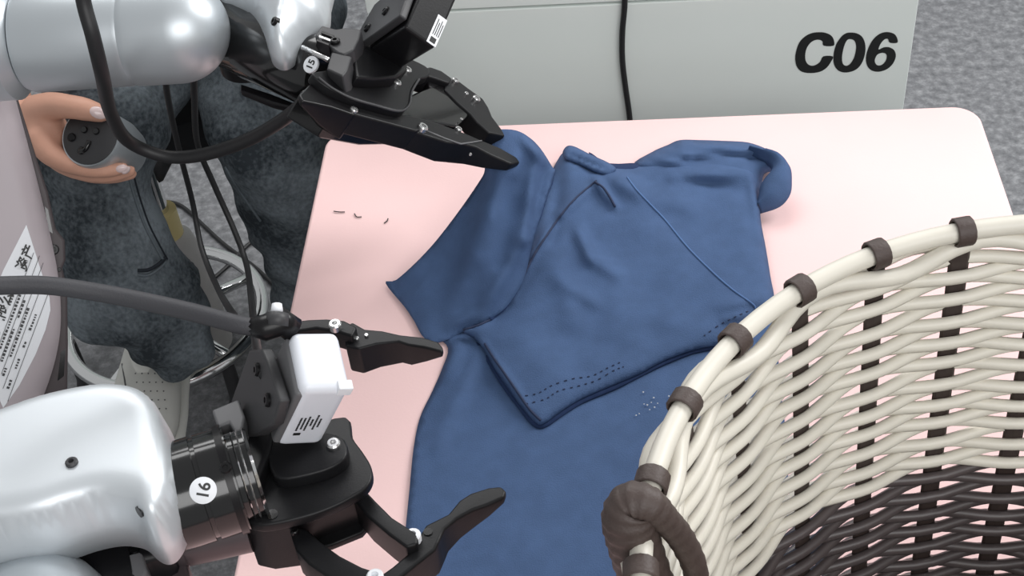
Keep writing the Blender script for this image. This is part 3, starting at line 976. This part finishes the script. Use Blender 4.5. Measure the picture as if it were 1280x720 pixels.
prism('gripper_side', gl([(374, 118), (388, 104), (412, 118), (440, 130), (452, 136), (444, 144), (415, 134), (378, 126)], -.008), GN * -.030, M['blackm'], ua, .002, taper=thin([(374, 118), (388, 104), (412, 118), (440, 130), (452, 136), (444, 144), (415, 134), (378, 126)], ((376, .15), (400, .6), (440, 1))))
# fingers: near pair
o = prism('finger_link', gl([(436, 130), (470, 135), (500, 142), (526, 146), (532, 158), (522, 164), (500, 158), (470, 150), (440, 142)], -.008), GN * -.024, M['black'], ua, .0022)
for x, y, r in ((528, 160, .0050), (442, 138, .0038)):
    screw(on(x, y, P1 - GN * .008, GN), GN, r, M['steel'], o)
NJ = [(512, 150), (526, 147), (550, 154), (571, 162), (582, 166), (600, 174), (625, 184), (646, 196), (651, 203), (640, 205), (615, 194), (596, 184), (580, 180), (560, 178), (535, 170), (516, 164)]
nj = prism('finger', gl([(512, 150), (526, 147), (550, 154), (571, 162), (582, 166), (600, 174), (625, 184), (646, 196), (651, 203), (640, 205), (615, 194), (596, 184), (580, 180), (560, 178), (535, 170), (516, 164)], -.010), GN * -.026, M['black'], ua, .0022, taper=thin(NJ, ((512, .85), (570, 1), (600, .85), (651, .25))))
tube('finger_highlight', gl([(530, 162), (556, 173), (576, 180), (590, 178), (602, 176)], -.0098), .0008, M['grey'], nj, 6)  # highlight along the black finger, drawn as a thin grey line
for x, y, r in ((573, 162, .0034), (522, 178, .0036), (588, 193, .0014)):
    P = on(x, y, P1 - GN * .010, GN)
    if y > 170:
        P = on(x, y, nj.data.vertices[0].co + OFF[nj], Vector((0, -1, .35)).normalized())
    screw(P, GN if y < 170 else Vector((0, -1, .35)).normalized(), r, M['steel'], nj)
# far pair
o = prism('finger_link', gl([(524, 86), (538, 83), (552, 88), (566, 98), (562, 104), (545, 98), (526, 92)], -.006), GN * -.022, M['black'], ua, .002)
fj = prism('finger', gl([(556, 100), (570, 98), (586, 110), (604, 123), (611, 134), (616, 146), (628, 162), (632, 170), (612, 166), (596, 152), (588, 142), (572, 128), (556, 112)], -.010), GN * -.020, M['black'], ua, .002)
o2 = prism('finger_link', gl([(534, 98), (548, 96), (570, 110), (588, 124), (596, 134), (586, 138), (560, 122), (536, 108)], -.012), GN * -.020, M['blackm'], ua, .002)
for x, y, r, p_ in ((569, 101, .0038, o), (583, 117, .0022, fj), (595, 124, .0042, fj), (577, 149, .0014, nj)):
    screw(on(x, y, P1 - GN * .009, GN), GN, r, M['steel'], p_)
# black camera on the upper gripper
dc = depth(on(500, 60, P1 + GN * .05, GN))
G = CAM + ray(508, 31) * dc
s_ = dc / FPX
G = CAM + ray(506, 34) * dc
e1, e2, e3 = cx3(-.5567, .1670, .8138) * .0700, cx3(.7641, .4874, .4227) * .033, cx3(.3260, -.8571, .3989) * .060
e1n = e1.normalized()
camb = boxf('camera', G, (e1, e2, e3), ((0, 1), (0, 1.0), (0, 1)), M['black'], ua, .003, 'black camera housing', 3)
e1u, e2u = e1.normalized(), e2.normalized()
tg_ = prism('camera_tag', [G + e2 * a + e3 * b - e1u * .0004 for a, b in ((.70, .02), (1.0, .02), (1.0, .52), (.70, .52))], e1u * .0006, M['whitel'], camb, label='white printed tag')
for i in range(4):
    a = .76 + .06 * i
    prism('printed_line', [G + e2 * u_ + e3 * v_ - e1u * .0006 for u_, v_ in ((a, .18), (a + .025, .18), (a + .025, .46 - .05 * (i % 2)), (a, .46 - .05 * (i % 2)))], e1u * .0003, M['ink'], tg_)
prism('printed_block', [G + e2 * u_ + e3 * v_ - e1u * .0006 for u_, v_ in ((.76, .05), (.94, .05), (.94, .14), (.76, .14))], e1u * .0003, M['ink'], tg_)
brk = prism('camera_bracket', [G + e1 * a + e3 * b - e2 * .04 for a, b in ((-.02, .1), (1.12, .02), (1.30, .3), (1.16, .9), (.3, 1.1), (.06, .6))], e2 * -.24, M['dgrey'], ua, .002)
for a, b in ((.95, .32), (.55, .45)):
    screw(G + e1 * a + e3 * b - e2 * .28, -e2u, .0045, M['blackm'], brk)
prism('camera_post', gl([(440, 62), (470, 52), (512, 66), (510, 86), (496, 96), (470, 98), (446, 96)], .012), GN * -.014, M['black'], ua, .003)

# ------------------------------------------------------------------ robot body with label
BN = -ray(45, 350).normalized()
B0 = CAM + ray(30, 350) * 1.42
bl = lambda pts, off=0.0: [on(x, y, B0 + BN * off, BN) for x, y in pts]
rb = thing('robot_column', 'warm grey robot body shell with a white label sticker, at the left edge', 'robot', Vector((B0.x - .16, B0.y, 0)))
shell_px = [(-190, 20), (-60, 25), (-10, 45), (6, 75), (20, 125), (36, 185), (50, 240), (62, 290), (72, 340), (76, 385), (74, 425), (64, 468), (46, 512), (22, 540), (-20, 556), (-190, 575)]
sh = pillow('body_shell', catmull(bl(shell_px), 4), BN, .022, .022, .07, M['shell'], rb, .008)
frame_px = [(-120, 60), (4, 70), (22, 122), (45, 195), (60, 240), (70, 286), (81, 300), (82, 325), (78, 335), (84, 360), (85, 430), (84, 500), (82, 522), (60, 535), (30, 548), (-120, 560)]
frm = prism('side_frame', bl(frame_px, -.010), -BN * .08, M['brownm'], rb, .003)
for x, y, r in ((67, 312, .0055), (74, 337, .0022), (79, 508, .0022)):
    screw(on(x, y, B0 - BN * .010, BN), BN, r, M['blackm'], frm)
for pts in ([(56, 258), (60, 262), (66, 292), (60, 288)], [(76, 440), (82, 436), (80, 470), (72, 476)], [(64, 500), (72, 496), (70, 512), (58, 520)]):
    prism('frame_slot', bl(pts, -.0098), -BN * .002, M['blackg'], frm)
lab_px = [(33, 281), (55, 350), (62, 372), (63, 388), (57, 412), (44, 444), (24, 482), (4, 510), (-14, 470), (-22, 420), (-10, 372), (4, 338)]
lb = prism('label_sticker', bl(lab_px, .0224), -BN * .0008, M['whitel'], rb, label='white printed asset label')
# heading along the sticker's left edge
hx = (on(38, 312, B0, BN) - on(2, 394, B0, BN)).normalized()
hy = BN.cross(hx)
text('label_heading', '资产', on(31, 340, B0 + BN * .0229, BN), hx, hy, .0135, M['ink'], lb, .0002, bold=.02)
text('label_heading', '限公司', on(3, 398, B0 + BN * .0229, BN), hx, hy, .0135, M['ink'], lb, .0002, bold=.02)
V, Fc = [], []
ex = (on(52, 372, B0, BN) - on(4, 500, B0, BN)).normalized()
for k, (x, y, ln) in enumerate(((4, 508, .120), (-2, 492, .118), (-4, 474, .118), (-6, 458, .112), (-8, 440, .10), (50, 358, .0))):
    if ln == 0:
        continue
    a = on(x + 6, y - 6, B0 + BN * .0227, BN)
    w = BN.cross(ex) * .0005
    b = len(V)
    V += [a, a + ex * ln, a + ex * ln + w, a + w]; Fc.append((b, b + 1, b + 2, b + 3))
    # rows of print too small to read
    t_ = .012
    while t_ < ln - .03:
        u = random.uniform(.0012, .003)
        hgt_ = random.uniform(.0018, .0028)
        p = a + ex * t_ + BN.cross(ex) * .0032
        b = len(V)
        V += [p, p + ex * u, p + ex * u + BN.cross(ex) * hgt_, p + BN.cross(ex) * hgt_]; Fc.append((b, b + 1, b + 2, b + 3))
        t_ += u + (.0012 if random.random() < .85 else .012)
tag(obj('label_print', V + [v + BN * .0002 for v in V], Fc + [tuple(i + len(V) for i in f) for f in Fc], M['dgrey'], lb), kind='stuff')
# pedestal below and out of the frame at the left
pc = on(-150, 480, B0 - BN * .1, BN)
lathe('pedestal', (pc.x, pc.y, 0), UP, [(0, .16), (.03, .16), (.05, .07), (pc.z, .07)], M['dgrey'], rb, 32)

# ------------------------------------------------------------------ stool
hub = at(206, 396, 0.10)
stool = thing('round_stool', 'stool with a chrome foot ring and black seat under the seated person', 'stool', (hub.x, hub.y, 0))
rs = 122 / (FPX / depth(hub))
tube('foot_ring', [hub + Vector((math.cos(2 * math.pi * i / 64) * rs, math.sin(2 * math.pi * i / 64) * rs, 0)) for i in range(64)], .0112, M['chrome'], stool, 12, True)
sc_ = Vector((hub.x + .05, hub.y + .16, 0))
for k in range(5):
    a = math.radians(35 + 72 * k)
    e_ = hub + Vector((math.cos(a), math.sin(a), 0)) * rs
    tube('spoke', [hub, e_], .009, M['chrome'], stool, 10)
for k in range(3):
    a = math.radians(80 + 120 * k)
    e_ = hub + Vector((math.cos(a), math.sin(a), 0)) * rs * .98
    lathe('foot', e_, (0, 0, -1), [(0, .011), (.085, .012), (.10, .016)], M['dgrey'], stool, 14)
cl = at(222, 330, .20)
zc = at(222, 288, .30).z
lathe('column', (cl.x, cl.y, .02), UP, [(0, .050), (.14, .048), (.20, .044), (.235, .036), (.245, .026)], M['column'], stool, 28, label='grey plastic column cover')
lathe('column_collar', (cl.x, cl.y, .262), UP, [(0, .025), (.052, .025)], M['tan'], stool, 20, label='tan collar')
lathe('gas_lift', (cl.x, cl.y, .312), UP, [(0, .014), (.085, .014)], M['chrome'], stool, 20)
tube('column_brace', [hub, Vector((cl.x, cl.y, .10))], .012, M['grey'], stool, 10)
lathe('seat', (cl.x + .02, cl.y + .18, .40), UP, [(0, .15), (.01, .17), (.04, .175), (.06, .165), (.065, .12)], M['jacket'], stool, 40)
tube('seat_plate', [Vector((cl.x, cl.y, .395)), Vector((cl.x + .02, cl.y + .18, .395))], .03, M['dgrey'], stool, 12)

# ------------------------------------------------------------------ person
K1, A1 = at(120, 196, .54), at(200, 432, .24)
K2 = at(335, 150, .52)
A2 = K2 + Vector((.03, .0, -.42))
H1, H2 = Vector((K1.x + .03, K1.y + .42, 0.66)), Vector((K2.x - .03, K2.y + .36, .66))
pv = (H1 + H2) / 2 + Vector((0, .04, .05))
ch = pv + Vector((-.02, .02, .36)); nk = ch + Vector((0, -.02, .22)); hdp = nk + Vector((0, -.05, .16))
person = thing('person', 'seated person in worn dark jeans and white sneakers holding a round controller', 'person', (pv.x, pv.y - .2, 0))
CF = CAM + ray(113, 170) * depth(at(113, 170, .645))    # centre of the controller's face
sp_ = depth(CF) / FPX
hp_ = lambda x, y, dz=0.0: CF + RT * ((x - 113) * sp_) + DN * ((y - 170) * sp_) + FW * dz
S1 = ch + Vector((-.18, 0, .14)); S2 = ch + Vector((.17, 0, .14))
E1 = hp_(-90, 95, .10) + Vector((-.02, .10, .06))
WR = hp_(12, 146, .045)
chains = [
    [(pv, .12), (pv + Vector((0, 0, .16)), .115), (ch, .14), (ch + Vector((0, 0, .12)), .11), (nk, .055), (hdp - Vector((0, 0, .05)), .06)],
    [(hdp + Vector((0, .01, .06)), .088), (hdp + Vector((0, 0, .0)), .08), (hdp + Vector((0, -.035, -.06)), .05)],
    [(hdp + Vector((0, -.085, .02)), .012), (hdp + Vector((0, -.1, -.01)), .014)],
    [(S1, .06), (S1.lerp(E1, .5), .05), (E1, .042)],
    [(E1, .042), (E1.lerp(WR, .45), .040), (E1.lerp(WR, .85), .028), (WR, .027), (hp_(38, 150, .040), .030)],
    [(S2, .06), (S2 + Vector((.03, -.05, -.26)), .045), (S2 + Vector((.0, -.16, -.42)), .038), (H2 + Vector((.04, -.10, .14)), .03)],
    [(S1, .06), (ch + Vector((0, 0, .13)), .08), (S2, .06)],
    [(H1, .09), (H1.lerp(K1, .6), .075), (K1 + Vector((0, .055, -.01)), .042), (at(122, 235, .50) + Vector((0, .02, 0)), .042), (at(140, 292, .43), .05), (at(162, 345, .36), .045), (at(188, 390, .29), .04), (at(200, 420, .24), .035)],
    [(H2, .09), (K2 + Vector((0, .05, 0)), .055), (K2.lerp(A2, .4), .05), (A2, .035)],
    [(H1, .1), (H2, .1)],
    # hand: palm, thumb and four fingers round the controller
    [(hp_(34, 146, .030), .026), (hp_(50, 160, .030), .027), (hp_(54, 182, .034), .022)],
    [(hp_(40, 136, .022), .022), (hp_(62, 132, .008), .0185), (hp_(88, 134, -.006), .0155), (hp_(110, 138, -.010), .0148), (hp_(128, 143, -.008), .0115)],
    [(hp_(46, 172, .018), .021), (hp_(62, 193, .012), .0155), (hp_(92, 207, .012), .0112), (hp_(124, 212, .012), .0098), (hp_(150, 209, .014), .0078)],
    [(hp_(46, 170, .036), .021), (hp_(62, 197, .032), .014), (hp_(92, 213, .032), .0108), (hp_(126, 217, .032), .0095), (hp_(154, 211, .032), .0078)],
    [(hp_(46, 168, .054), .020), (hp_(60, 196, .052), .013), (hp_(90, 213, .052), .0105), (hp_(124, 217, .052), .0092), (hp_(150, 213, .052), .0078)],
    [(hp_(44, 164, .070), .018), (hp_(58, 190, .070), .012), (hp_(86, 208, .070), .0095), (hp_(114, 213, .070), .0085), (hp_(136, 211, .070), .007)],
]
bodyo = blob('body', chains, .0038, M['skin'], person, 3)


def nail(px, py, r, tilt):
    h, n = cast(bodyo, px, py)
    if h is None:
        return
    ix = (RT * math.cos(tilt) + DN * math.sin(tilt)); ix = (ix - n * ix.dot(n)).normalized(); iy = n.cross(ix)
    V, Fc = [], []
    for j, (k, z) in enumerate(((1, -.0008), (.85, .0012), (.4, .0022))):
        for i in range(12):
            a = 2 * math.pi * i / 12
            V.append(h + ix * math.cos(a) * r * 1.5 * k + iy * math.sin(a) * r * k + n * z)
    for j in range(2):
        for i in range(12):
            Fc.append((j * 12 + i, j * 12 + (i + 1) % 12, (j + 1) * 12 + (i + 1) % 12, (j + 1) * 12 + i))
    Fc.append(tuple(24 + i for i in range(12)))
    obj('fingernail', V, Fc, M['nail'], bodyo, True)


nail(123, 141, .0075, .35)
nail(152, 211, .0052, -.2)
nail(158, 213, .0045, -.2)
ctrl = thing('round_controller', 'small round dark grey controller with black buttons held in the seated person\'s hand', 'controller', hp_(118, 176, .09))
cax = (FW + RT * .22 + DN * .16).normalized()
cr = 38.5 * sp_
lathe('case', CF, cax, [(.0004, cr * .96), (.0, cr), (.004, cr * 1.04), (.06, cr * 1.02), (.085, cr * .9), (.09, cr * .6)], M['silver'], ctrl, 44)
face = lathe('face', CF - cax * .0012, cax, [(-.0005, cr * .93), (.0, cr * .955), (.004, cr * .96)], M['dgrey'], ctrl, 44)
fc = lambda x, y: CF - cax * .0022 + (lambda v: v - cax * v.dot(cax))(hp_(x, y) - CF)
for x, y, r, m in ((88, 171, .0055, 'black'), (105, 162, .0045, 'blackg'), (122, 165, .0045, 'blackg'), (103, 189, .005, 'blackg')):
    lathe('button', fc(x, y) + cax * .002, -cax, [(0, r), (.003, r), (.0042, r * .8), (.0042, r * .5)], M[m], ctrl, 18)
tube('rocker', catmull([fc(101, 189), fc(108, 188), fc(112, 182), fc(113, 177)], 4, False), .0032, M['blackg'], ctrl, 8)


def fold(v):
    return (.0035 * math.sin(v.z * 95 + math.sin(v.x * 40) * 1.6 + v.y * 30) * (1 if v.z < .34 else .45)
            + .004 * math.sin(v.z * 38 + v.x * 33) + .003 * math.sin(v.x * 70 + v.y * 60 + v.z * 20))


Hm = at(214, 440, .13)
jch = [
    [(H1 + Vector((0, 0, .02)), .125), (H1.lerp(K1, .55), .105), (K1 + Vector((0, .03, .0)), .084), (at(116, 222, .50), .072), (at(136, 292, .43), .072), (at(158, 340, .37), .080), (at(186, 378, .31), .084), (at(206, 410, .26), .068)],
    [(at(128, 330, .38), .062), (at(122, 372, .34), .058), (at(128, 396, .31), .046)],
    [(at(128, 385, .33), .055), (at(170, 392, .30), .062), (at(200, 400, .28), .065)],
    [(at(190, 370, .32), .075), (at(216, 405, .27), .058), (at(222, 438, .23), .048)],
    [(H2 + Vector((0, 0, .02)), .125), (H2.lerp(K2, .5), .11), (K2 + Vector((0, .02, 0)), .093), (K2.lerp(A2, .2), .088), (K2.lerp(A2, .45), .080), (K2.lerp(A2, .75), .078), (A2, .078)],
    [(H1 + Vector((0, .03, .06)), .13), (H2 + Vector((0, .03, .06)), .13)],
]
jeans = blob('jeans', jch, .0075, M['denim'], person, 5, fold)
# seams on the trouser leg
def leg_line(name, line, r, m):
    P = []
    for q in catmull([Vector((x, y, 0)) for x, y in line], 6, False):
        h, n = cast(jeans, q.x, q.y)
        if h is not None:
            P.append(h + n * r * .3)
    if len(P) > 2:
        tube(name, P, r, M[m], jeans, 6)


leg_line('outseam', [(160, 216), (168, 245), (180, 280), (194, 308), (204, 326)], .0022, 'stitch')
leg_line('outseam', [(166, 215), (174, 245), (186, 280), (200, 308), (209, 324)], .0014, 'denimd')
leg_line('crease', [(172, 343), (185, 344), (198, 336), (207, 327)], .0022, 'stitch')
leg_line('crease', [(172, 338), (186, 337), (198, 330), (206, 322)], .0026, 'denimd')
leg_line('outseam', [(282, 208), (296, 232), (312, 256), (326, 276)], .0020, 'stitch')
# jacket and hair
blob('jacket', [[(pv + Vector((0, 0, .05)), .155), (pv + Vector((0, 0, .2)), .145), (ch, .165), (ch + Vector((0, 0, .12)), .13), (nk - Vector((0, 0, .05)), .075)],
                [(S1, .078), (S1.lerp(E1, .5), .066), (E1, .056), (E1.lerp(WR, .35), .052)], [(S2, .078), (S2 + Vector((.03, -.05, -.26)), .06), (S2 + Vector((.0, -.16, -.42)), .05)], [(S1, .08), (ch + Vector((0, 0, .13)), .1), (S2, .08)]],
     .010, M['jacket'], person, 4, lambda v: .004 * math.sin(v.z * 60 + v.x * 20))
blob('hair', [[(hdp + Vector((0, .035, .085)), .092), (hdp + Vector((0, .05, .0)), .085), (hdp + Vector((0, .05, -.1)), .06)]], .008, M['hair'], person, 3)
for sx in (-.03, .03):
    lathe('eye', hdp + Vector((sx, -.074, .02)), (0, -1, 0), [(0, .012), (.008, .009), (.011, .003)], M['whitel'], person, 12)


def sneaker(ank, yaw, parent, lift_=0.0):
    c_, s_ = math.cos(yaw), math.sin(yaw)
    loc = lambda x, y, z: Vector((ank.x + x * c_ - y * s_, ank.y + x * s_ + y * c_, z + lift_))
    sec = [(.065, .020, .02), (.055, .036, .055), (.02, .041, .085), (-.03, .043, .088), (-.07, .047, .082), (-.11, .052, .068), (-.15, .054, .055), (-.185, .048, .046), (-.21, .034, .038), (-.222, .014, .030)]

    def shell(z0, zt, grow):
        V, Fc = [], []
        n = 20
        for (y, w, h) in sec:
            ht = zt(h)
            for k in range(n):
                a = 2 * math.pi * k / n
                cx = math.copysign(abs(math.cos(a)) ** .7, math.cos(a)); cz = math.copysign(abs(math.sin(a)) ** .8, math.sin(a))
                V.append(loc((w + grow) * cx, y * (1 + grow * 3), z0 + (ht - z0) * (.5 + .5 * cz)))
        m = len(sec)
        for i in range(m - 1):
            for k in range(n):
                Fc.append((i * n + k, i * n + (k + 1) % n, (i + 1) * n + (k + 1) % n, (i + 1) * n + k))
        Fc.append(tuple(range(n))); Fc.append(tuple((m - 1) * n + k for k in range(n)))
        return V, Fc
    root = parent
    V, Fc = shell(.020, lambda h: h + .012, 0)
    u = obj('sneaker', V, Fc, M['shoe'], root, True)
    V, Fc = shell(.001, lambda h: .030, .004)
    obj('sole', V, Fc, M['sole'], u, True)
    ton = []
    for i in range(8):
        t = i / 7
        ton.append(loc(0, .0 - .085 * t, .108 - .022 * t + .006 * math.sin(math.pi * t)))
    tube('tongue', ton, [.020, .024, .025, .024, .022, .020, .016, .010], M['sole'], u, 12, flat=.35, up=(0, 0, 1))
    return u


shoe1 = sneaker(at(192, 420, .19), math.radians(3), person, .112)
shoe2 = sneaker(Vector((A2.x, A2.y - .01, 0)), math.radians(8), person)
V, Fc = [], []
for i in range(6):
    for j in range(5):
        h, n = cast(shoe1, 168 + j * 8 + i * 1.5, 456 + i * 11)
        if h is not None:
            t, u_ = ring_frame(n)
            b = len(V)
            V += [h + n * .0005 + (t * math.cos(a) + u_ * math.sin(a)) * .0013 for a in [k * math.pi / 3 for k in range(6)]] + [h - n * .001]
            Fc += [tuple(b + k for k in range(6))] + [(b + k, b + (k + 1) % 6, b + 6) for k in range(6)]
if V:
    tag(obj('perforations', V, Fc, M['grey'], shoe1), kind='stuff')
pth = [cast(shoe1, x, y) for x, y in ((152, 436), (153, 455), (156, 475), (160, 500), (166, 518))]
pth = [h + n * .0005 for h, n in pth if h is not None]
if len(pth) > 2:
    tube('panel_seam', catmull(pth, 5, False), .0013, M['grey'], shoe1, 6)

# ------------------------------------------------------------------ cables
def cable(name, pts, r, m, label, sides=10):
    P = catmull([CAM + ray(x, y) * d for x, y, d in pts], 8, False)
    return tag(tube(name, P, r, M[m], None, sides, base=P[-1]), label, 'cable')


cable('looped_cable', [(96, -60, 1.12), (104, 0, 1.14), (116, 45, 1.15), (128, 95, 1.18), (138, 140, 1.25), (160, 176, 1.32), (205, 195, 1.34), (250, 194, 1.33), (305, 177, 1.30), (350, 152, 1.26), (378, 130, 1.23)], .0064, 'cable', 'thick black cable looping from the silver arm down to gripper 15')
cable('sleeved_cable', [(-80, 360, .90), (0, 357, .92), (60, 357, .93), (130, 367, .94), (200, 381, .94), (255, 394, .935), (295, 405, .93), (316, 409, .93)], .0062, 'gcable', 'thick charcoal cable running from the left edge to the white camera')
cable('thin_cable', [(206, 60, 1.40), (208, 110, 1.46), (222, 180, 1.6), (240, 250, 1.7), (252, 310, 1.7), (272, 360, 1.6), (295, 398, 1.25), (312, 412, .96)], .0036, 'cable', 'thin black cable hanging past the tan collar, left of a pair', 8)
cable('thin_cable', [(242, 70, 1.40), (243, 120, 1.46), (247, 180, 1.6), (268, 232, 1.66), (292, 286, 1.68), (308, 330, 1.66), (314, 372, 1.5), (318, 412, 1.2), (322, 440, 1.0), (330, 470, .95)], .0036, 'cable', 'thin black cable hanging across the chrome ring, right of a pair', 8)
def floor_cable(pts, lab):
    P = catmull([at(x, y, .004) for x, y in pts], 8, False)
    tag(tube('floor_cable', P, .0036, M['cable'], None, 8, base=P[0]), lab, 'cable')
floor_cable([(188, 258), (205, 252), (228, 258), (255, 282), (280, 305), (320, 335), (345, 358), (380, 385)], 'thin dark cable lying on the floor behind the stool column')
floor_cable([(262, 352), (285, 332), (310, 306), (335, 288), (370, 262)], 'short dark cable crossing the floor between ring and right leg')
